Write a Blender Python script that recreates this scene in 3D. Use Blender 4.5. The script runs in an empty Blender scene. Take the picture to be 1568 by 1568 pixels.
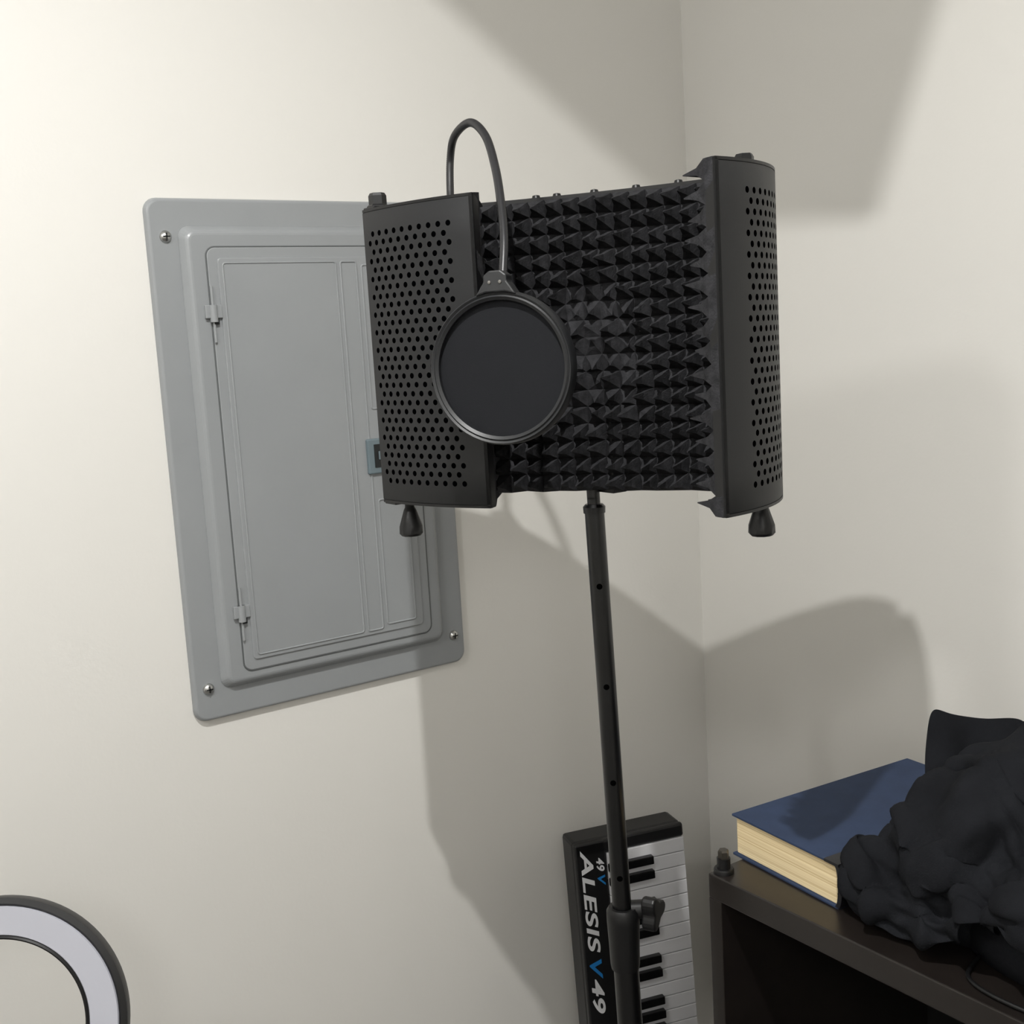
import bpy, bmesh, math, random
from mathutils import Vector, Matrix, noise
random.seed(7)
scene=bpy.context.scene
COL=scene.collection
try:
    scene.view_settings.view_transform='Standard'; scene.view_settings.look='None'
except Exception: pass

# ------------------------------------------------------------ helpers
def lin(c):
    return tuple(((v/255)/12.92 if v/255<=0.04045 else ((v/255+0.055)/1.055)**2.4) for v in c)+(1,)
def mat(name,rgb,rough=.6,metal=0,nscale=0,namt=0,bscale=0,bamt=0,bdist=.001,spec=.5,sheen=0):
    m=bpy.data.materials.new(name); m.use_nodes=True; nt=m.node_tree; b=nt.nodes['Principled BSDF']
    c=lin(rgb); b.inputs['Base Color'].default_value=c; b.inputs['Roughness'].default_value=rough; b.inputs['Metallic'].default_value=metal
    b.inputs['Specular IOR Level'].default_value=spec
    if sheen: b.inputs['Sheen Weight'].default_value=sheen
    tc=nt.nodes.new('ShaderNodeTexCoord')
    if nscale:
        n=nt.nodes.new('ShaderNodeTexNoise'); n.inputs['Scale'].default_value=nscale; n.inputs['Detail'].default_value=5
        r=nt.nodes.new('ShaderNodeValToRGB')
        r.color_ramp.elements[0].position=.3; r.color_ramp.elements[1].position=.7
        r.color_ramp.elements[0].color=tuple(v*(1-namt) for v in c[:3])+(1,); r.color_ramp.elements[1].color=tuple(min(1,v*(1+namt)) for v in c[:3])+(1,)
        nt.links.new(tc.outputs['Object'],n.inputs['Vector']); nt.links.new(n.outputs['Fac'],r.inputs['Fac']); nt.links.new(r.outputs['Color'],b.inputs['Base Color'])
    if bscale:
        n=nt.nodes.new('ShaderNodeTexNoise'); n.inputs['Scale'].default_value=bscale; n.inputs['Detail'].default_value=3
        bp=nt.nodes.new('ShaderNodeBump'); bp.inputs['Strength'].default_value=bamt; bp.inputs['Distance'].default_value=bdist
        nt.links.new(tc.outputs['Object'],n.inputs['Vector']); nt.links.new(n.outputs['Fac'],bp.inputs['Height']); nt.links.new(bp.outputs['Normal'],b.inputs['Normal'])
    return m
def empty(name,loc=(0,0,0)):
    e=bpy.data.objects.new(name,None); e.location=loc; COL.objects.link(e); return e
def obj(name,bm,m,parent=None,smooth=False):
    me=bpy.data.meshes.new(name); bm.to_mesh(me); bm.free()
    o=bpy.data.objects.new(name,me); COL.objects.link(o)
    for mm in (m if isinstance(m,(list,tuple)) else [m]): me.materials.append(mm)
    if smooth:
        for p in me.polygons: p.use_smooth=True
    if parent:
        bpy.context.view_layer.update()
        o.parent=parent; o.matrix_parent_inverse=parent.matrix_world.inverted()
    return o
def bev(o,w,seg=2,ang=35):
    b=o.modifiers.new('b','BEVEL'); b.width=w; b.segments=seg; b.limit_method='ANGLE'; b.angle_limit=math.radians(ang); return o
def box(name,lo,hi,m,parent=None,bw=0,M=None):
    bm=bmesh.new(); bmesh.ops.create_cube(bm,size=1)
    for v in bm.verts:
        v.co=Vector([lo[i]+(v.co[i]+.5)*(hi[i]-lo[i]) for i in range(3)])
        if M: v.co=M@v.co
    o=obj(name,bm,m,parent)
    if bw: bev(o,bw)
    return o
def frame_from(z):
    z=Vector(z).normalized(); up=Vector((0,0,1)) if abs(z.z)<.95 else Vector((1,0,0))
    x=up.cross(z).normalized(); y=z.cross(x)
    return Matrix((x,y,z)).transposed()
def lathe(name,profile,origin,axis,m,parent=None,seg=48,smooth=True,closed=False):
    R=frame_from(axis); bm=bmesh.new(); rings=[]
    for r,h in profile:
        rings.append([bm.verts.new(Vector(origin)+R@Vector((max(r,1e-5)*math.cos(2*math.pi*i/seg),max(r,1e-5)*math.sin(2*math.pi*i/seg),h))) for i in range(seg)])
    n=len(rings)
    for k in range(n if closed else n-1):
        a=rings[k]; b=rings[(k+1)%n]
        for i in range(seg):
            j=(i+1)%seg; bm.faces.new((a[i],a[j],b[j],b[i]))
    bmesh.ops.remove_doubles(bm,verts=bm.verts,dist=2e-5)
    bmesh.ops.recalc_face_normals(bm,faces=bm.faces)
    o=obj(name,bm,m,parent,smooth)
    if smooth:
        o.data.set_sharp_from_angle(angle=math.radians(35))
    return o
def tube(name,p0,p1,r0,m,parent=None,r1=None,seg=24):
    p0=Vector(p0);p1=Vector(p1); L=(p1-p0).length; r1=r0 if r1 is None else r1
    return lathe(name,[(0,0),(r0,0),(r1,L),(0,L)],p0,p1-p0,m,parent,seg)
def curve(name,pts,r,m,parent=None,cyclic=False,nurbs=True,res=8):
    cu=bpy.data.curves.new(name,'CURVE'); cu.dimensions='3D'; cu.bevel_depth=r; cu.bevel_resolution=3; cu.resolution_u=res
    s=cu.splines.new('NURBS' if nurbs else 'POLY'); s.points.add(len(pts)-1)
    for i,p in enumerate(pts): s.points[i].co=(*p,1)
    s.use_cyclic_u=cyclic
    if nurbs: s.order_u=3; s.use_endpoint_u=True
    o=bpy.data.objects.new(name,cu); COL.objects.link(o); cu.materials.append(m)
    if parent:
        bpy.context.view_layer.update(); o.parent=parent; o.matrix_parent_inverse=parent.matrix_world.inverted()
    return o
def rrect(x0,z0,x1,z1,r,n=6):
    pts=[]
    for cx,cz,a0 in ((x1-r,z1-r,0),(x0+r,z1-r,90),(x0+r,z0+r,180),(x1-r,z0+r,270)):
        for i in range(n+1):
            a=math.radians(a0+90*i/n); pts.append((cx+r*math.cos(a),cz+r*math.sin(a)))
    return pts

# ------------------------------------------------------------ materials
M_wall=mat('wall_paint',(223,221,216),.55,bscale=160,bamt=.25,bdist=.0006,nscale=1.5,namt=.015,spec=.3)
M_ceil=mat('ceiling_paint',(230,230,228),.8)
M_floor=mat('floor_wood',(100,97,94),.5,nscale=6,namt=.25)
M_trim=mat('trim_paint',(232,230,224),.4)
M_grey=mat('panel_enamel',(143,146,148),.34,nscale=14,namt=.02,bscale=220,bamt=.08,bdist=.0004)
M_screw=mat('zinc_screw',(190,190,188),.3,1)
M_dark=mat('dark_slot',(18,22,24),.4)
M_latch=mat('latch_plastic',(104,118,124),.35)
M_black=mat('black_plastic',(15,15,16),.42,bscale=300,bamt=.1,bdist=.0003,spec=.4)
M_tube=mat('black_steel_tube',(9,9,10),.3)
M_foam=mat('acoustic_foam',(44,44,46),.95,nscale=120,namt=.35,bscale=500,bamt=.6,bdist=.001,spec=.12)
M_fabric=mat('pop_fabric',(25,26,29),.9,bscale=1500,bamt=.4,bdist=.0004,spec=.2)
M_ring=mat('ring_plastic',(29,30,32),.45)
M_shelf=mat('shelf_laminate',(30,26,24),.3,nscale=20,namt=.15)
M_shelfin=mat('shelf_inside',(18,16,16),.5)
M_cover=mat('book_cloth',(42,55,80),.75,nscale=40,namt=.1,bscale=900,bamt=.4,bdist=.0004,spec=.3)
M_spine=mat('book_spine_leather',(20,20,24),.5)
M_cloth=mat('black_denim',(26,27,30),.95,nscale=14,namt=.25,bscale=700,bamt=.5,bdist=.001,spec=.08)
M_white=mat('white_keys',(205,205,208),.3)
M_bkey=mat('black_keys',(14,14,15),.25)
M_kb=mat('keyboard_body',(16,16,18),.45)
M_txt=mat('logo_white',(225,226,230),.5)
M_blue=mat('logo_blue',(30,120,190),.5)
M_diff=mat('ring_diffuser',(172,173,182),.35)
M_page=mat('book_pages',(216,196,152),.8)
nt=M_page.node_tree; tc=nt.nodes.new('ShaderNodeTexCoord'); mp=nt.nodes.new('ShaderNodeMapping'); mp.inputs['Scale'].default_value=(3,3,900)
n=nt.nodes.new('ShaderNodeTexNoise'); n.inputs['Scale'].default_value=1.; r=nt.nodes.new('ShaderNodeValToRGB')
r.color_ramp.elements[0].position=.35; r.color_ramp.elements[1].position=.65
r.color_ramp.elements[0].color=lin((204,180,136)); r.color_ramp.elements[1].color=lin((234,216,176))
nt.links.new(tc.outputs['Object'],mp.inputs['Vector']); nt.links.new(mp.outputs[0],n.inputs['Vector']); nt.links.new(n.outputs['Fac'],r.inputs['Fac']); nt.links.new(r.outputs[0],nt.nodes['Principled BSDF'].inputs['Base Color'])

def perforated(name,umin,umax,vmin,vmax):
    base=(22,23,25)
    m=mat(name,base,.5,bscale=900,bamt=.15,bdist=.0003); nt=m.node_tree; N=nt.nodes; Lk=nt.links
    uv=N.new('ShaderNodeUVMap'); sp=N.new('ShaderNodeSeparateXYZ'); Lk.new(uv.outputs[0],sp.inputs[0])
    def mth(op,a,b=None):
        k=N.new('ShaderNodeMath'); k.operation=op
        for i,v in enumerate((a,b)):
            if v is None: continue
            if isinstance(v,(int,float)): k.inputs[i].default_value=v
            else: Lk.new(v,k.inputs[i])
        return k.outputs[0]
    pu,pv,rad=.0125,.0096,.0030
    u=mth('SUBTRACT',sp.outputs[0],umin); v=mth('SUBTRACT',sp.outputs[1],vmin)
    vr=mth('DIVIDE',v,pv); row=mth('FLOOR',vr); odd=mth('MODULO',row,2)
    uu=mth('ADD',mth('DIVIDE',u,pu),mth('MULTIPLY',odd,.5))
    ucen=mth('MULTIPLY',mth('ADD',mth('SUBTRACT',mth('FLOOR',uu),mth('MULTIPLY',odd,.5)),.5),pu)
    fu=mth('MULTIPLY',mth('SUBTRACT',mth('FRACT',uu),.5),pu); fv=mth('MULTIPLY',mth('SUBTRACT',mth('FRACT',vr),.5),pv)
    d=mth('SQRT',mth('ADD',mth('MULTIPLY',fu,fu),mth('MULTIPLY',fv,fv)))
    hole=mth('LESS_THAN',d,rad)
    for cond in (mth('GREATER_THAN',ucen,-.001),mth('LESS_THAN',ucen,umax-umin),mth('GREATER_THAN',v,0),mth('LESS_THAN',row,math.floor((vmax-vmin)/pv)-.5)):
        hole=mth('MULTIPLY',hole,cond)
    mx=N.new('ShaderNodeMix'); mx.data_type='RGBA'; Lk.new(hole,mx.inputs['Factor'])
    mx.inputs[6].default_value=lin(base); mx.inputs[7].default_value=lin((2,2,3))
    b=N['Principled BSDF']; Lk.new(mx.outputs[2],b.inputs['Base Color'])
    Lk.new(mth('ADD',.5,mth('MULTIPLY',hole,.5)),b.inputs['Roughness'])
    Lk.new(mth('SUBTRACT',.42,mth('MULTIPLY',hole,.42)),b.inputs['Specular IOR Level'])
    return m

# ------------------------------------------------------------ room
CH=2.60
X0,Y0=-3.4,-3.6
box('floor',(X0-.1,Y0-.1,-.1),(.1,.1,0),M_floor)
box('ceiling',(X0-.1,Y0-.1,CH),(.1,.1,CH+.1),M_ceil)
box('wall_back',(X0-.1,0,0),(.1,.1,CH),M_wall)
box('wall_right',(0,Y0-.1,0),(.1,0,CH),M_wall)
box('wall_left',(X0-.1,Y0,0),(X0,0,CH),M_wall)
box('wall_front',(X0-.1,Y0-.1,0),(0,Y0,CH),M_wall)
box('baseboard_back',(X0,-.014,0),(0,0,.09),M_trim,bw=.003)
box('baseboard_right',(-.014,Y0,0),(0,-.014,.09),M_trim,bw=.003)
# sloped blocker, added out of view to cast the upper-corner shadow
bm=bmesh.new()
for p in [(-1.341,-.700,CH),(-.861,-.700,CH),(-.861,-.950,CH),(-.861,-.700,2.285),(-.861,-.816,2.268)]: bm.verts.new(p)
bmesh.ops.convex_hull(bm,input=bm.verts)
obj('shadow_blocker',bm,M_ceil)

# ------------------------------------------------------------ electrical panel
PX,PZ,PW,PH=-.9375,1.0997,.4313,.69
ep=empty('electrical_panel',(PX,0,PZ))
def plate(name,u0,v0,u1,v1,r,y0,y1,m,bw,inset=0):
    bm=bmesh.new(); pts=rrect(PX+u0,PZ+v0,PX+u1,PZ+v1,r)
    pin=rrect(PX+u0+inset,PZ+v0+inset,PX+u1-inset,PZ+v1-inset,max(r-inset*.5,.002))
    a=[bm.verts.new((x,y0,z)) for x,z in pts]; b=[bm.verts.new((x,y1,z)) for x,z in pin]
    k=len(a)
    for i in range(k):
        j=(i+1)%k; bm.faces.new((a[i],a[j],b[j],b[i]))
    bm.faces.new(b); bm.faces.new(a[::-1])
    bmesh.ops.recalc_face_normals(bm,faces=bm.faces)
    o=obj(name,bm,m,ep)
    if bw: bev(o,bw,3,20)
    return o
plate('cover_flange',0,0,PW,PH,.018,0,-.010,M_grey,.003,.003)
plate('raised_pan',.038,.040,PW-.038,PH-.035,.016,-.009,-.022,M_grey,.004,.010)
def loop(name,u0,v0,u1,v1,r,y,rad,m=M_grey):
    return curve(name,[(x,y,z) for x,z in rrect(PX+u0,PZ+v0,PX+u1,PZ+v1,r)],rad,m,ep,True,False)
plate('door',.070,.062,PW-.066,PH-.064,.012,-.020,-.0238,M_grey,.001,.001)
M_gap=mat('gap_shadow_paint',(84,87,88),.6)
loop('door_gap',.070,.062,PW-.066,PH-.064,.012,-.0222,.0011,M_gap)
plate('door_field',.083,.076,PW-.080,PH-.078,.006,-.0235,-.0260,M_grey,.0008,.001)
loop('emboss_main',.090,.083,.252,PH-.085,.004,-.0259,.0013)
loop('emboss_strip',.259,.083,.283,PH-.085,.003,-.0259,.0015)
loop('emboss_lower',.291,.088,.338,.27,.003,-.0259,.0015)
loop('emboss_upper',.291,.40,.338,PH-.09,.003,-.0259,.0015)
for i,(u,v) in enumerate([(.024,.640),(.022,.046),(.410,.045),(.410,.645)]):
    lathe('screw_%d'%i,[(0,.0048),(.003,.0045),(.0062,.0028),(.0078,0),(.0078,-.002)],(PX+u,-.0108,PZ+v),(0,-1,0),M_screw,ep,24)
    box('screw_slot_%d'%i,(PX+u-.0045,-.0160,PZ+v-.0008),(PX+u+.0045,-.0152,PZ+v+.0008),M_dark,ep)
    box('screw_cross_%d'%i,(PX+u-.0008,-.0160,PZ+v-.0045),(PX+u+.0008,-.0152,PZ+v+.0045),M_dark,ep)
for i,v in enumerate((.54,.142)):
    tube('hinge_pin_%d'%i,(PX+.0720,-.026,PZ+v-.036),(PX+.0720,-.026,PZ+v+.036),.0018,M_grey,ep)
    tube('hinge_barrel_%d'%i,(PX+.0720,-.0265,PZ+v-.010),(PX+.0720,-.0265,PZ+v+.012),.0052,M_grey,ep)
    box('hinge_tab_%d'%i,(PX+.061,-.028,PZ+v-.005),(PX+.0835,-.0225,PZ+v+.012),M_grey,ep,.001)
    box('hinge_cut_%d'%i,(PX+.0715,-.0282,PZ+v-.013),(PX+.0785,-.0222,PZ+v-.005),M_dark,ep,.0005)
box('latch_frame',(PX+.277,-.031,PZ+.308),(PX+.326,-.024,PZ+.358),M_latch,ep,.002)
box('latch_recess',(PX+.287,-.0320,PZ+.317),(PX+.320,-.0308,PZ+.350),M_dark,ep)
box('latch_slider',(PX+.293,-.0335,PZ+.328),(PX+.312,-.0318,PZ+.340),M_latch,ep,.001)

# ------------------------------------------------------------ vocal isolation shield
ZB,ZT=1.413,1.733; HS=ZT-ZB
sh=empty('microphone_isolation_shield',(-.612,-.475,ZB))
def catmull(P,n=12):
    out=[]; P=[Vector(p) for p in P]; Q=[2*P[0]-P[1]]+P+[2*P[-1]-P[-2]]
    for i in range(1,len(Q)-2):
        for k in range(n):
            t=k/n; a,b,c,d=Q[i-1],Q[i],Q[i+1],Q[i+2]
            out.append(.5*((2*b)+(c-a)*t+(2*a-5*b+4*c-d)*t*t+(3*b-a-3*c+d)*t**3))
    out.append(P[-1]); return out
def arclen(P):
    s=[0]
    for a,b in zip(P,P[1:]): s.append(s[-1]+(b-a).length)
    return s
def sample(P,s,t):
    for i in range(len(P)-1):
        if t<=s[i+1] or i==len(P)-2:
            k=(t-s[i])/(s[i+1]-s[i]); p=P[i].lerp(P[i+1],k); T=(P[i+1]-P[i]).normalized()
            return p,Vector((T.y,-T.x))
lh=(-.804,-.341); rh=(-.533,-.682); lf=(-.762,-.494); rf=(-.672,-.742)
center=catmull([lh,(-.755,-.345),(-.69,-.378),(-.635,-.442),(-.588,-.510),(-.550,-.580),(-.530,-.635),rh])
def wing(a,b,bulge):
    a=Vector(a);b=Vector(b);T=(b-a).normalized();Nn=Vector((T.y,-T.x)); out=[]
    for i in range(25):
        t=i/24; out.append(a.lerp(b,t)-Nn*bulge*4*t*(1-t))
    return out
lw=wing(lf,lh,.010); rw=wing(rh,rf,.016)
def shell(name,P,m,n=40,hinge_at_start=False,th=.003,flange=.010):
    s=arclen(P); L=s[-1]; bm=bmesh.new(); uvl=bm.loops.layers.uv.new('UVMap')
    outer=[];inner=[]
    zs=[ZB,ZB+.003]+[ZB+HS*k/8 for k in range(1,8)]+[ZT-.003,ZT]
    info={}
    for i in range(n+1):
        p,nn=sample(P,s,L*i/n)
        rowo=[];rowi=[]
        for z in zs:
            pull=.0025 if z in (ZB,ZT) else 0
            q=p-nn*(th-pull)
            v=bm.verts.new((q.x,q.y,z)); uu=L*i/n; uu=uu if hinge_at_start else L-uu; info[v]=(uu,z-ZB); rowo.append(v)
            q=p; v=bm.verts.new((q.x,q.y,z)); info[v]=(uu,z-ZB); rowi.append(v)
        outer.append(rowo);inner.append(rowi)
    for i in range(n):
        for k in range(len(zs)-1):
            bm.faces.new((outer[i][k],outer[i+1][k],outer[i+1][k+1],outer[i][k+1]))
            bm.faces.new((inner[i][k],inner[i][k+1],inner[i+1][k+1],inner[i+1][k]))
        bm.faces.new((outer[i][0],inner[i][0],inner[i+1][0],outer[i+1][0]))
        bm.faces.new((outer[i][-1],outer[i+1][-1],inner[i+1][-1],inner[i][-1]))
    for e in (0,n):
        for k in range(len(zs)-1): bm.faces.new((outer[e][k],outer[e][k+1],inner[e][k+1],inner[e][k]))
    bmesh.ops.recalc_face_normals(bm,faces=bm.faces)
    for f in bm.faces:
        for l in f.loops: l[uvl].uv=info[l.vert]
    o=obj(name,bm,m,sh,True); o.data.set_sharp_from_angle(angle=math.radians(40))
    return L
def rim(name,P,z0,z1,depth,m,n=40,a=0,b=1):
    s=arclen(P); L=s[-1]; bm=bmesh.new(); rows=[]
    for i in range(n+1):
        p,nn=sample(P,s,L*(a+(b-a)*i/n)); q=p+nn*depth; p2=p-nn*.003
        rows.append([bm.verts.new((p2.x,p2.y,z0)),bm.verts.new((q.x,q.y,z0)),bm.verts.new((q.x,q.y,z1)),bm.verts.new((p2.x,p2.y,z1))])
    for i in range(n):
        for k in range(4):
            bm.faces.new((rows[i][k],rows[i+1][k],rows[i+1][(k+1)%4],rows[i][(k+1)%4]))
    bm.faces.new(rows[0]); bm.faces.new(rows[-1][::-1]); bmesh.ops.recalc_face_normals(bm,faces=bm.faces)
    return obj(name,bm,m,sh)
Lw=arclen(lw)[-1]; Rw=arclen(rw)[-1]
M_perL=perforated('perforated_steel_a',.012,Lw-.028,.020,.300)
M_perR=perforated('perforated_steel_b',.006,Rw-.040,.020,.300)
M_perC=perforated('perforated_steel_c',.02,10,.020,.300)
shell('left_wing_plate',lw,M_perL)
shell('right_wing_plate',rw,M_perR,hinge_at_start=True)
shell('center_plate',center,M_perC,n=60)
for nm,P in (('left',lw),('right',rw)):
    rim(nm+'_top_lip',P,ZT-.002,ZT+.0008,.009,M_black); rim(nm+'_bottom_lip',P,ZB-.0008,ZB+.002,.009,M_black)
for nm,p,P,t in (('left',lf,lw,0),('right',rf,rw,1)):
    s=arclen(P); q,nn=sample(P,s,s[-1]*t); T=Vector((-nn.y,nn.x))*(1 if t==0 else -1)
    bm=bmesh.new(); a=[]
    for z in (ZB,ZT):
        for d1,d2 in ((-.003,0),(.010,0),(.010,.004),(-.003,.004)):
            w=q+nn*d1+T*d2; a.append(bm.verts.new((w.x,w.y,z)))
    for f in ((0,1,2,3),(7,6,5,4),(0,4,5,1),(1,5,6,2),(2,6,7,3),(3,7,4,0)): bm.faces.new([a[k] for k in f])
    bmesh.ops.recalc_face_normals(bm,faces=bm.faces); obj(nm+'_edge_return',bm,M_black,sh)
def foam(name,P,a,b,pitch,hgt,base,crush=False):
    s=arclen(P); L=s[-1]; s0=L*a; s1=L*b; nc=max(2,round((s1-s0)/pitch)); nr=round(HS/pitch)
    zb,zt=ZB-.001,ZT+.001
    bm=bmesh.new()
    def pt(u,v,off):
        p,nn=sample(P,s,min(max(s0+(s1-s0)*u/nc,0),L)); q=p+nn*off; return Vector((q.x,q.y,zb+(zt-zb)*v/nr))
    B={};
    for i in range(nc+1):
        for j in range(nr+1):
            c=pt(i,j,base); c+=noise.noise_vector(c*90)*.0022
            B[i,j]=bm.verts.new(c)
    BK={}
    for i in range(nc+1):
        for j in (0,nr): BK[i,j]=bm.verts.new(pt(i,j,.0005))
    for j in range(nr+1):
        for i in (0,nc):
            if (i,j) not in BK: BK[i,j]=bm.verts.new(pt(i,j,.0005))
    for i in range(nc):
        for j in range(nr):
            hh=hgt*(1+random.uniform(-.16,.10))
            jit=Vector((random.uniform(-1,1),random.uniform(-1,1),random.uniform(-1,1)))*.0022
            if crush:
                u=(i+.5)/nc; v=(j+.5)/nr
                d=math.hypot((u-.50)/.13,(v-.47)/.24)
                if d<1: hh*=.30+.35*d+random.uniform(-.18,.18); jit*=3.2
                elif d<1.5: jit*=2.0
            ap=pt(i+.5,j+.5,base+hh)+jit
            cs=[B[i,j],B[i+1,j],B[i+1,j+1],B[i,j+1]]
            cen=pt(i+.5,j+.5,base)
            mid=[];tip=[]
            for c in cs:
                m_=cen.lerp(c.co,.40)+(ap-cen)*.42; mid.append(bm.verts.new(m_+noise.noise_vector(m_*150)*.0012))
                tip.append(bm.verts.new(cen.lerp(c.co,.05)+(ap-cen)*.98))
            for k in range(4):
                l=(k+1)%4
                bm.faces.new((cs[k],cs[l],mid[l],mid[k])); bm.faces.new((mid[k],mid[l],tip[l],tip[k]))
            bm.faces.new(tip)
    for i in range(nc):
        for j in (0,nr): bm.faces.new((B[i,j],B[i+1,j],BK[i+1,j],BK[i,j]))
    for j in range(nr):
        for i in (0,nc): bm.faces.new((B[i,j],B[i,j+1],BK[i,j+1],BK[i,j]))
    bmesh.ops.recalc_face_normals(bm,faces=bm.faces)
    return obj(name,bm,M_foam,sh)
foam('center_foam',center,.12,.97,.0190,.031,.009,True)
foam('left_wing_foam',lw,.0,.72,.0190,.024,.012)
foam('right_wing_foam',rw,.25,1.0,.0205,.035,.010)
rim('center_top_lip',center,ZT,ZT+.004,.010,M_black,50,.10,.97)
for i,t in enumerate((.42,.47,.56,.66,.76)):
    s=arclen(center); p,nn=sample(center,s,s[-1]*t)
    lathe('top_rivet_%d'%i,[(0,.004),(.004,.003),(.005,0)],(p.x+nn.x*.003,p.y+nn.y*.003,ZT+.004),(0,0,1),M_black,sh,12)
def knob(name,x,y,z,dirn,sc=1):
    lathe(name,[(0,0),(.0055*sc,0),(.0055*sc,.008*sc),(.0075*sc,.012*sc),(.0135*sc,.030*sc),(.0138*sc,.038*sc),(.011*sc,.041*sc),(0,.041*sc)],(x,y,z),(0,0,dirn),M_black,sh,10,True)
knob('hinge_thumbscrew_1',-.783,-.357,ZB,-1); knob('hinge_thumbscrew_2',-.553,-.675,ZB,-1)
for i,(x,y) in enumerate(((-.793,-.352),(-.560,-.672))):
    lathe('hinge_bolt_%d'%i,[(0,.018),(.008,.018),(.0098,.015),(.0098,.006),(.012,.004),(.012,0)],(x,y,ZT),(0,0,1),M_black,sh,6,False)
    box('hinge_strap_%d'%i,(x-.012,y-.012,ZT),(x+.012,y+.012,ZT+.003),M_black,sh,.001)
    box('hinge_strap_low_%d'%i,(x-.012,y-.012,ZB-.003),(x+.012,y+.012,ZB),M_black,sh,.001)
box('mount_bracket',(-.607,-.505,ZB-.004),(-.585,-.460,ZB+.10),M_black,sh,.002)

# ------------------------------------------------------------ pop filter
pf=empty('pop_filter',(-.786,-.5635,1.560))
c=Vector((-.786,-.5635,1.558)); ax=Vector((-.83,-.555,.02)).normalized()
lathe('hoop',[(.0655,-.006),(.0655,.0055),(.0685,.0075),(.0700,.0062),(.0722,.0075),(.0738,.0050),(.0742,-.006),(.0725,-.0085),(.0670,-.0085)],c,ax,M_ring,pf,96,True,True)
lathe('mesh_disc',[(0,.0005),(.0662,.0005)],c,ax,M_fabric,pf,64)
lathe('mesh_disc_rear',[(0,-.006),(.0662,-.006)],c,ax,M_fabric,pf,64)
side=Vector((0,0,1)).cross(ax).normalized(); upv=ax.cross(side).normalized()
top=c+upv*.0735
bm=bmesh.new(); prof=[(-.021,-.004),(-.015,.005),(-.012,.009),(-.012,.015),(-.006,.0195),(.006,.0195),(.012,.015),(.012,.009),(.015,.005),(.021,-.004),(.010,-.001),(-.010,-.001)]
fa=[bm.verts.new(top+side*a+upv*b+ax*.009) for a,b in prof]; fb=[bm.verts.new(top+side*a+upv*b-ax*.007) for a,b in prof]
bm.faces.new(fa); bm.faces.new(fb[::-1])
for i in range(len(prof)): j=(i+1)%len(prof); bm.faces.new((fa[i],fb[i],fb[j],fa[j]))
bmesh.ops.recalc_face_normals(bm,faces=bm.faces); bev(obj('clamp_bracket',bm,M_ring,pf),.0015)
for i,a in enumerate((-.0055,.0055)): lathe('clamp_screw_%d'%i,[(0,.0014),(.0016,.001),(.0018,0)],top+side*a+upv*.0085+ax*.009,ax,mat('dull_screw_%d'%i,(110,108,104),.5,.6),pf,12)
G=[(-.700,-.352,1.700),(-.700,-.3535,1.749),(-.696,-.352,1.790),(-.701,-.372,1.812),(-.709,-.417,1.818),(-.716,-.455,1.797),(-.728,-.487,1.760),(-.743,-.515,1.7215),(-.759,-.540,1.683),(-.775,-.557,1.643)]
GP=catmull(G,14)
bm=bmesh.new(); sl=arclen(GP); n=int(sl[-1]/.0011); rings=[]
for i in range(n+1):
    t=sl[-1]*i/n
    for k in range(len(GP)-1):
        if t<=sl[k+1] or k==len(GP)-2: break
    q=GP[k].lerp(GP[k+1],(t-sl[k])/(sl[k+1]-sl[k])); T=(GP[k+1]-GP[k]).normalized()
    A=T.cross(Vector((.5,-.85,.1))).normalized(); Bv=T.cross(A); rr=.0041+.0004*(i%2)
    rings.append([bm.verts.new(q+A*rr*math.cos(2*math.pi*j/14)+Bv*rr*math.sin(2*math.pi*j/14)) for j in range(14)])
for a,b in zip(rings,rings[1:]):
    for j in range(14): l=(j+1)%14; bm.faces.new((a[j],a[l],b[l],b[j]))
bmesh.ops.recalc_face_normals(bm,faces=bm.faces)
obj('gooseneck',bm,mat('gooseneck_sleeve',(34,34,36),.35),pf,True)
box('gooseneck_clamp',(-.715,-.372,1.675),(-.690,-.345,1.732),M_black,pf,.003)

# ------------------------------------------------------------ microphone stand
ms=empty('microphone_stand',(-.612,-.523,0))
T0=Vector((-.612,-.475,1.42)); T1=Vector((-.610,-.520,0.0))
def at(z): k=(1.42-z)/1.42; return T0.lerp(T1,k)
tube('top_stud',at(1.402),at(1.43),.0074,M_tube,ms)
lathe('stud_collar',[(0,-.004),(.0125,-.004),(.0128,.003),(.010,.006),(0,.006)],at(1.390),(0,0,1),M_tube,ms,24)
tube('stud_neck',at(1.388),at(1.404),.0074,M_tube,ms)
tube('upper_tube',at(.84),at(1.390),.0112,M_tube,ms)
tube('lower_tube',at(.10),at(.86),.0150,M_tube,ms)
camdir=Vector((-.63,-.77,0)).normalized()
for i,z in enumerate((1.303,1.186,1.072,.956)):
    p=at(z)+camdir*.0106; lathe('pin_hole_%d'%i,[(0,.0009),(.0034,.0009),(.0034,-.002)],p,camdir,mat('hole_%d'%i,(3,3,3),.9,spec=.0),ms,14)
lathe('clutch_collar',[(0,.84),(.0165,.84),(.0175,.846),(.0182,.87),(.0195,.90),(.0195,.912),(.0165,.917),(.012,.917)],at(0)+Vector((at(.88).x-at(0).x,at(.88).y-at(0).y,0)),(0,0,1),M_black,ms,32)
rt=Vector((.82,-.57,0)).normalized(); kp=at(.912)
tube('clutch_boss',kp+rt*.010,kp+rt*.032,.011,M_black,ms)
kax=(rt+Vector((-.56,-.82,0))*.55).normalized()
bm=bmesh.new(); R=frame_from(kax); f0=[];f1=[]
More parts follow.
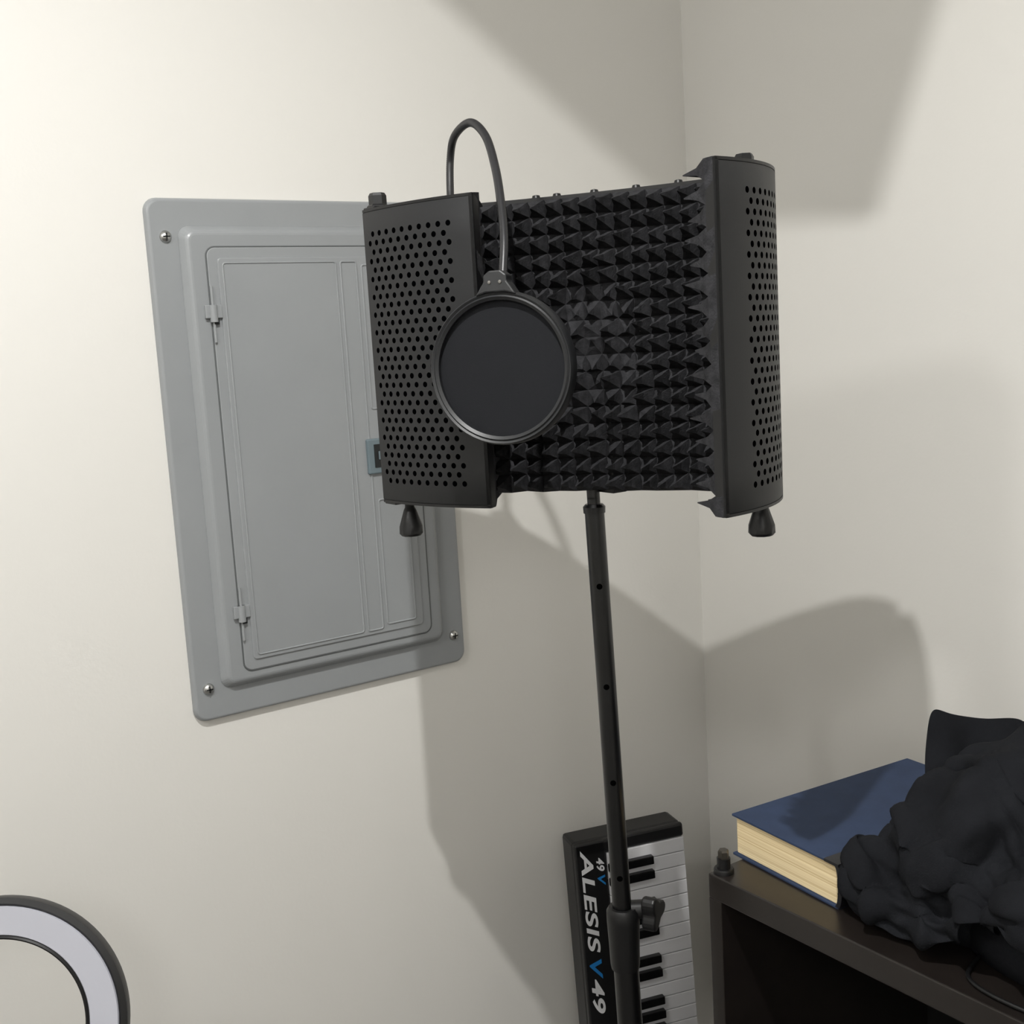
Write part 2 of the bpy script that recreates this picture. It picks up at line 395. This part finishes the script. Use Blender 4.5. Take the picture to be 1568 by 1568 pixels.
for i in range(36):
    a=2*math.pi*i/36; rr=.0175+.005*math.cos(3*a)
    f0.append(bm.verts.new(kp+rt*.022+kax*.006+R@Vector((rr*math.cos(a),rr*math.sin(a),0)))); f1.append(bm.verts.new(kp+rt*.022+kax*.023+R@Vector((rr*math.cos(a),rr*math.sin(a),0))))
bm.faces.new(f0[::-1]); bm.faces.new(f1)
for i in range(36): j=(i+1)%36; bm.faces.new((f0[i],f0[j],f1[j],f1[i]))
bmesh.ops.recalc_face_normals(bm,faces=bm.faces); bev(obj('clutch_knob',bm,M_black,ms),.003,3)
tube('leg_hub',at(.22),at(.30),.022,M_black,ms)
for i,a in enumerate((50,165,280)):
    dv=Vector((math.cos(math.radians(a)),math.sin(math.radians(a)),0)); b0=at(.28)+dv*.02; b1=Vector((at(0).x,at(0).y,.012))+dv*.25
    tube('leg_%d'%i,b0,b1,.008,M_tube,ms); tube('foot_%d'%i,b1-Vector((0,0,.012)),b1+Vector((0,0,.012)),.012,M_black,ms)
    tube('strut_%d'%i,at(.12)+dv*.01,b0.lerp(b1,.5),.005,M_tube,ms)

# ------------------------------------------------------------ midi keyboard (stood on end)
kb=empty('midi_keyboard',(0,0,0))
KW,KT,KL=.184,.055,.803
kparts=[]
def kbox(n,lo,hi,m,bw=.0): kparts.append(box(n,lo,hi,m,None,bw))
kbox('body',(0,0.004,0),(KW,KT,KL),M_kb,.006)
kbox('control_strip',(0,-.006,0.0),(.051,.006,KL),M_kb,.003)
kbox('end_cheek_top',(0,-.006,KL-.022),(KW,.006,KL),M_kb,.004)
kbox('end_cheek_bottom',(0,-.006,0),(KW,.006,.10),M_kb,.004)
kbox('key_bed',(.051,.000,.10),(KW-.004,.006,KL-.02),M_bkey)
pitch=(KL-.022-.10)/29
for i in range(29):
    z1=KL-.022-i*pitch; kbox('white_key_%d'%i,(.052,-.007,z1-pitch+.0006),(KW-.001,.002,z1-.0006),M_white,.001)
    if i%7 in (0,1,3,4,5) and i<28:
        zc=z1-pitch; kbox('black_key_%d'%i,(.052,-.017,zc-.0066),(.052+.074,-.006,zc+.0066),M_bkey,.0015)
def ktext(name,s,size,x,z,m,xs=1):
    cu=bpy.data.curves.new(name,'FONT'); cu.body=s; cu.size=size; cu.extrude=.0004; cu.offset=size*.022; cu.shear=.25; cu.space_character=1.05
    cu.materials.append(m); o=bpy.data.objects.new(name,cu); COL.objects.link(o)
    o.matrix_world=Matrix(((0,1,0,x),(0,0,-1,-.0064),(-1*xs,0,0,z),(0,0,0,1))); kparts.append(o); return o
ktext('logo_main','ALESIS',.027,.009,KL-.012,M_txt,2.02)
ktext('logo_v','V',.027,.009,KL-.184,M_blue,1.8)
ktext('logo_49','49',.027,.009,KL-.220,M_txt,2.0)
ktext('logo_small','49',.017,.034,KL-.026,M_txt,1.2)
ktext('logo_small_v','V',.017,.034,KL-.052,M_blue,1.5)
bpy.context.view_layer.update()
for o in kparts: o.parent=kb
kb.location=(-.394,-.152,.006)
ang=math.atan2(-.058,.183)
kb.rotation_euler=(Matrix.Rotation(ang,3,'Z')@Matrix.Rotation(math.radians(-1.6),3,'X')@Matrix.Rotation(math.radians(-1.5),3,'Y')).to_euler()

# ------------------------------------------------------------ bookshelf
bs=empty('bookshelf',(-.33,-.95,0))
SX0,SX1,SY0,SY1,SZ=-.529,-.139,-1.42,-.552,.954
box('top_board',(SX0,SY0,SZ-.030),(SX1,SY1,SZ),M_shelf,bs,.0015)
box('side_far',(SX0,SY1-.020,0),(SX1,SY1,SZ-.030),M_shelf,bs,.001)
box('side_near',(SX0,SY0,0),(SX1,SY0+.020,SZ-.030),M_shelf,bs,.001)
box('back_board',(SX1-.008,SY0+.02,0.02),(SX1,SY1-.02,SZ-.03),M_shelfin,bs)
box('shelf_mid',(SX0+.004,SY0+.02,.50),(SX1-.008,SY1-.02,.518),M_shelf,bs,.001)
box('shelf_bottom',(SX0+.004,SY0+.02,.06),(SX1-.008,SY1-.02,.08),M_shelf,bs,.001)
box('plinth',(SX0+.01,SY0+.02,0),(SX0+.025,SY1-.02,.06),M_shelf,bs)
cbx,cby=-.514,-.563
cb=empty('clamp_bolt',(cbx,cby,SZ))
lathe('washer',[(0,.006),(.011,.006),(.012,.004),(.012,0)],(cbx,cby,SZ),(0,0,1),M_black,cb,20)
lathe('barrel',[(0,.018),(.008,.018),(.008,.006)],(cbx,cby,SZ),(0,0,1),M_black,cb,20)
lathe('hex_head',[(0,.028),(.0055,.028),(.0065,.026),(.0065,.018)],(cbx,cby,SZ),(0,0,1),mat('bolt_steel',(80,76,70),.35,.8),cb,6,False)
cable=curve('cable',[(-.44,-.86,SZ+.004),(-.49,-.868,SZ+.003),(-.512,-.885,SZ+.003),(-.518,-.93,SZ+.003),(-.508,-1.0,SZ+.003),(-.49,-1.1,SZ+.003),(-.40,-1.15,SZ+.003)],.0022,M_black)

# ------------------------------------------------------------ book
bk=empty('hardcover_book',(-.463,-.528,SZ))
l=Vector((.995,-.09,0)).normalized(); s=Vector((-.09,-.995,0)).normalized(); L0=Vector((-.472,-.536,SZ))
MB=Matrix.Translation(L0)@Matrix(((l.x,s.x,0,0),(l.y,s.y,0,0),(0,0,1,0),(0,0,0,1)))
BL,BW,BT=.300,.174,.052
box('cover_bottom',(0,0,0),(BL,BW,.003),M_cover,bk,.0008,MB)
box('cover_top',(0,0,BT-.003),(BL,BW,BT),M_cover,bk,.0008,MB)
box('pages',(.004,.004,.003),(BL-.004,BW-.006,BT-.003),M_page,bk,.001,MB)
bm=bmesh.new(); a=[];b=[]
for i in range(13):
    t=math.pi*i/12-math.pi/2; y=BW-.002+.008*math.cos(t); z=BT/2+math.sin(t)*BT/2
    a.append((y,z)); b.append((BW-.005+.005*math.cos(t),BT/2+math.sin(t)*(BT/2-.003)))
ring=a+b[::-1]
va=[bm.verts.new(MB@Vector((0,y,z))) for y,z in ring]; vb=[bm.verts.new(MB@Vector((BL,y,z))) for y,z in ring]
k=len(ring)
for i in range(k): j=(i+1)%k; bm.faces.new((va[i],va[j],vb[j],vb[i]))
for V in (va,vb):
    for i in range(12): bm.faces.new((V[i],V[i+1],V[k-2-i],V[k-1-i]))
bmesh.ops.recalc_face_normals(bm,faces=bm.faces); obj('spine',bm,M_spine,bk)
box('spine_cloth_top',(-.0003,BW-.020,BT-.0029),(BL+.0003,BW+.001,BT+.0004),M_spine,bk,0,MB)

# ------------------------------------------------------------ pile of clothes (cloth draped over a bundled core)
LUMPS=[((-.412,-.830,1.0),(.062,.066,.112)),((-.338,-.852,1.0),(.092,.075,.145)),((-.30,-.98,1.0),(.13,.14,.16)),((-.430,-.94,.975),(.060,.12,.095)),((-.275,-.81,.98),(.10,.055,.09))]
def cloth_pile():
    obst=[]
    def ell(c,r,ins=0):
        bm=bmesh.new(); bmesh.ops.create_icosphere(bm,subdivisions=3,radius=1)
        for v in bm.verts: v.co=Vector((c[0]+v.co.x*(r[0]-ins),c[1]+v.co.y*(r[1]-ins),max(SZ+.001 if ins else -9,c[2]+v.co.z*(r[2]-ins))))
        return bm
    for c_,r_ in LUMPS: obst.append(obj('tmp_lump',ell(c_,r_),M_black))
    obst.append(box('tmp_top',(-.527,-1.7,SZ-.05),(.0,-.3,SZ+.001),M_black))
    obst.append(box('tmp_book',(0,0,0),(BL,BW+.012,BT+.001),M_black,None,0,MB))
    obst.append(box('tmp_back',(-.06,-1.6,SZ-.02),(.05,-.5,SZ+.40),M_black))
    for o in obst:
        md=o.modifiers.new('c','COLLISION'); o.collision.thickness_outer=.004; o.collision.cloth_friction=60; o.collision.damping=.8
    N=92; bm=bmesh.new(); V=[]
    cx,cy=-.335,-.950; WX,WY=.44,.50
    for i in range(N):
        for j in range(N):
            X=(i/(N-1)-.5)*WX; Y=(j/(N-1)-.5)*WY
            p=Vector((cx+X,cy+Y,1.205))
            p.z+=noise.noise(Vector((X*10,Y*10,3)))*.07+noise.noise(Vector((X*20,Y*20,9)))*.015
            V.append(bm.verts.new(p))
    for i in range(N-1):
        for j in range(N-1): bm.faces.new((V[i*N+j],V[(i+1)*N+j],V[(i+1)*N+j+1],V[i*N+j+1]))
    o=obj('garment_sheet',bm,M_cloth)
    md=o.modifiers.new('cl','CLOTH'); st=md.settings; st.quality=6; st.mass=.3; st.tension_stiffness=15; st.compression_stiffness=15; st.bending_stiffness=.8; st.shear_stiffness=5; st.shrink_min=-.28; st.air_damping=1.5
    cs=md.collision_settings; cs.use_self_collision=True; cs.self_distance_min=.004; cs.distance_min=.004; cs.collision_quality=3
    END=34
    md.point_cache.frame_start=1; md.point_cache.frame_end=END; scene.frame_start=1; scene.frame_end=END
    for f in range(1,END+1): scene.frame_set(f)
    dg=bpy.context.evaluated_depsgraph_get(); me=bpy.data.meshes.new_from_object(o.evaluated_get(dg))
    bpy.data.objects.remove(o)
    for q in obst: bpy.data.objects.remove(q)
    scene.frame_set(1)
    # broad, deep folds on top of the simulated wrinkles
    me.update()
    nrm=[Vector(v.normal) for v in me.vertices]
    upn=sum((n_.z for n_ in nrm)); sg=1 if upn>0 else -1
    def ridge(q,k):
        v=1-min(1,abs(noise.noise(q))*k); return v*v
    A1=Vector((.72,.35,.60)).normalized()
    for v,n_ in zip(me.vertices,nrm):
        p=Vector(v.co); w=noise.noise_vector(p*6)*.055
        q=p+w; q=q-A1*(q.dot(A1)*.66)
        d=.034*ridge(q*12,2.4)+.007*ridge((p+w*.6)*24+Vector((5,1,2)),2.2)-.006
        fade=min(1,max(0,(p.z-SZ)/.03))
        v.co=p+n_*sg*d*(.2+.8*fade)
        v.co.x=min(v.co.x,-.02); v.co.z=max(v.co.z,SZ+.003) if v.co.x>-.529 else v.co.z
    o=bpy.data.objects.new('garment_sheet',me); COL.objects.link(o)
    for p in me.polygons: p.use_smooth=True
    o.parent=cp; o.matrix_parent_inverse=cp.matrix_world.inverted()
    sm=o.modifiers.new('s','SMOOTH'); sm.iterations=3; sm.factor=.5
    so=o.modifiers.new('t','SOLIDIFY'); so.thickness=.003
    su=o.modifiers.new('u','SUBSURF'); su.levels=1; su.render_levels=1
    for i,(c_,r_) in enumerate(LUMPS): obj('garment_bundle_%d'%i,ell(c_,r_,.010),M_cloth,cp,True)
cp=empty('pile_of_clothes',(-.33,-.95,SZ)); bpy.context.view_layer.update()
cloth_pile()
rows=[[(-.306,-.696,1.143),(-.292,-.708,1.131),(-.272,-.722,1.126),(-.253,-.737,1.121),(-.232,-.765,1.128)],
      [(-.328,-.705,1.112),(-.312,-.728,1.108),(-.290,-.728,1.100),(-.262,-.760,1.108),(-.238,-.785,1.112)],
      [(-.350,-.716,1.080),(-.330,-.744,1.090),(-.300,-.745,1.078),(-.270,-.780,1.090),(-.245,-.80,1.085)],
      [(-.375,-.740,1.035),(-.350,-.765,1.050),(-.315,-.775,1.040),(-.285,-.80,1.050),(-.25,-.82,1.04)]]
bm=bmesh.new(); VV=[[bm.verts.new(p) for p in r_] for r_ in rows]
for i in range(3):
    for j in range(4): bm.faces.new((VV[i][j],VV[i+1][j],VV[i+1][j+1],VV[i][j+1]))
fo=obj('collar_flap',bm,M_cloth,cp,True)
so=fo.modifiers.new('t','SOLIDIFY'); so.thickness=.004
su=fo.modifiers.new('u','SUBSURF'); su.levels=3; su.render_levels=3

# ------------------------------------------------------------ ring light
rl=empty('ring_light',(-1.262,-.278,.92))
rc=Vector((-1.262,-.278,.922)); rn=Vector((-.42,-.86,.28)).normalized()
lathe('housing',[(.0885,-.004),(.0885,.006),(.0900,.007),(.0925,.005),(.1215,.005),(.1240,.0075),(.1300,.006),(.1305,0),(.1290,-.016),(.120,-.022),(.100,-.022),(.090,-.016)],rc,rn,M_black,rl,96,True,True)
lathe('diffuser',[(.0920,.0045),(.0933,.0068),(.1205,.0068),(.1218,.0045)],rc,rn,M_diff,rl,96)
rb=rc-Vector((0,0,.130)); foot=Vector((rb.x+.01,rb.y+.03,0))
tube('stem',(foot.x,foot.y,.10),(foot.x,foot.y,rb.z-.01),.009,M_tube,rl); tube('pivot',(foot.x,foot.y,rb.z-.02),rb+Vector((0,.01,.012)),.012,M_black,rl)
for i,a in enumerate((35,155,275)):
    dv=Vector((math.cos(math.radians(a)),math.sin(math.radians(a)),0)); tube('leg_%d'%i,foot+Vector((0,0,.25)),foot+dv*.20+Vector((0,0,.008)),.007,M_tube,rl)
tube('hub',foot+Vector((0,0,.08)),foot+Vector((0,0,.27)),.013,M_black,rl)

# ------------------------------------------------------------ lights
def downlight_or_fill(x,y,energy,size,drop=.055,rad=.052,kind='POINT'):
    e=empty('ceiling_downlight_or_fill',(x,y,CH))
    k=rad/.052
    lathe('trim_ring',[(.052*k,-.001),(.075*k,-.001),(.078*k,-.006),(.070*k,-.010),(.052*k,-.004)],(x,y,CH),(0,0,1),M_trim,e,48,True,True)
    ld=bpy.data.lights.new('downlight_or_fill_lamp',kind); ld.energy=energy; ld.color=(1,.992,.972)
    if kind=='AREA': ld.shape='DISK'; ld.size=size*2
    else: ld.shadow_soft_size=size
    lo=bpy.data.objects.new('downlight_or_fill_lamp',ld); COL.objects.link(lo); lo.location=(x,y,CH-drop)
    bpy.context.view_layer.update(); lo.parent=e; lo.matrix_parent_inverse=e.matrix_world.inverted()
downlight_or_fill(-1.23,-1.00,22,.013,.10,.052,'AREA')
downlight_or_fill(-2.40,-1.10,27,.09,.11,.10)
downlight_or_fill(-2.2,-2.9,28,.20,.24,.2)  # unseen fill lamp, added behind the camera to lift the room
w=bpy.data.worlds.new('world'); scene.world=w; w.use_nodes=True; w.node_tree.nodes['Background'].inputs[0].default_value=(.8,.78,.74,1); w.node_tree.nodes['Background'].inputs[1].default_value=.3

# ------------------------------------------------------------ camera
r=Vector((.8191,-.5706,-.0582)); f=Vector((.5587,.8166,-.1446)).normalized(); r=(r-f*r.dot(f)).normalized(); u=r.cross(f)
cd=bpy.data.cameras.new('camera'); cd.sensor_width=36; cd.lens=1803/1568*36; cd.clip_start=.05
cam=bpy.data.objects.new('camera',cd); COL.objects.link(cam)
Mc=Matrix((r,u,-f)).transposed().to_4x4(); Mc.translation=Vector((-1.4337,-1.5120,1.585)); cam.matrix_world=Mc
scene.camera=cam
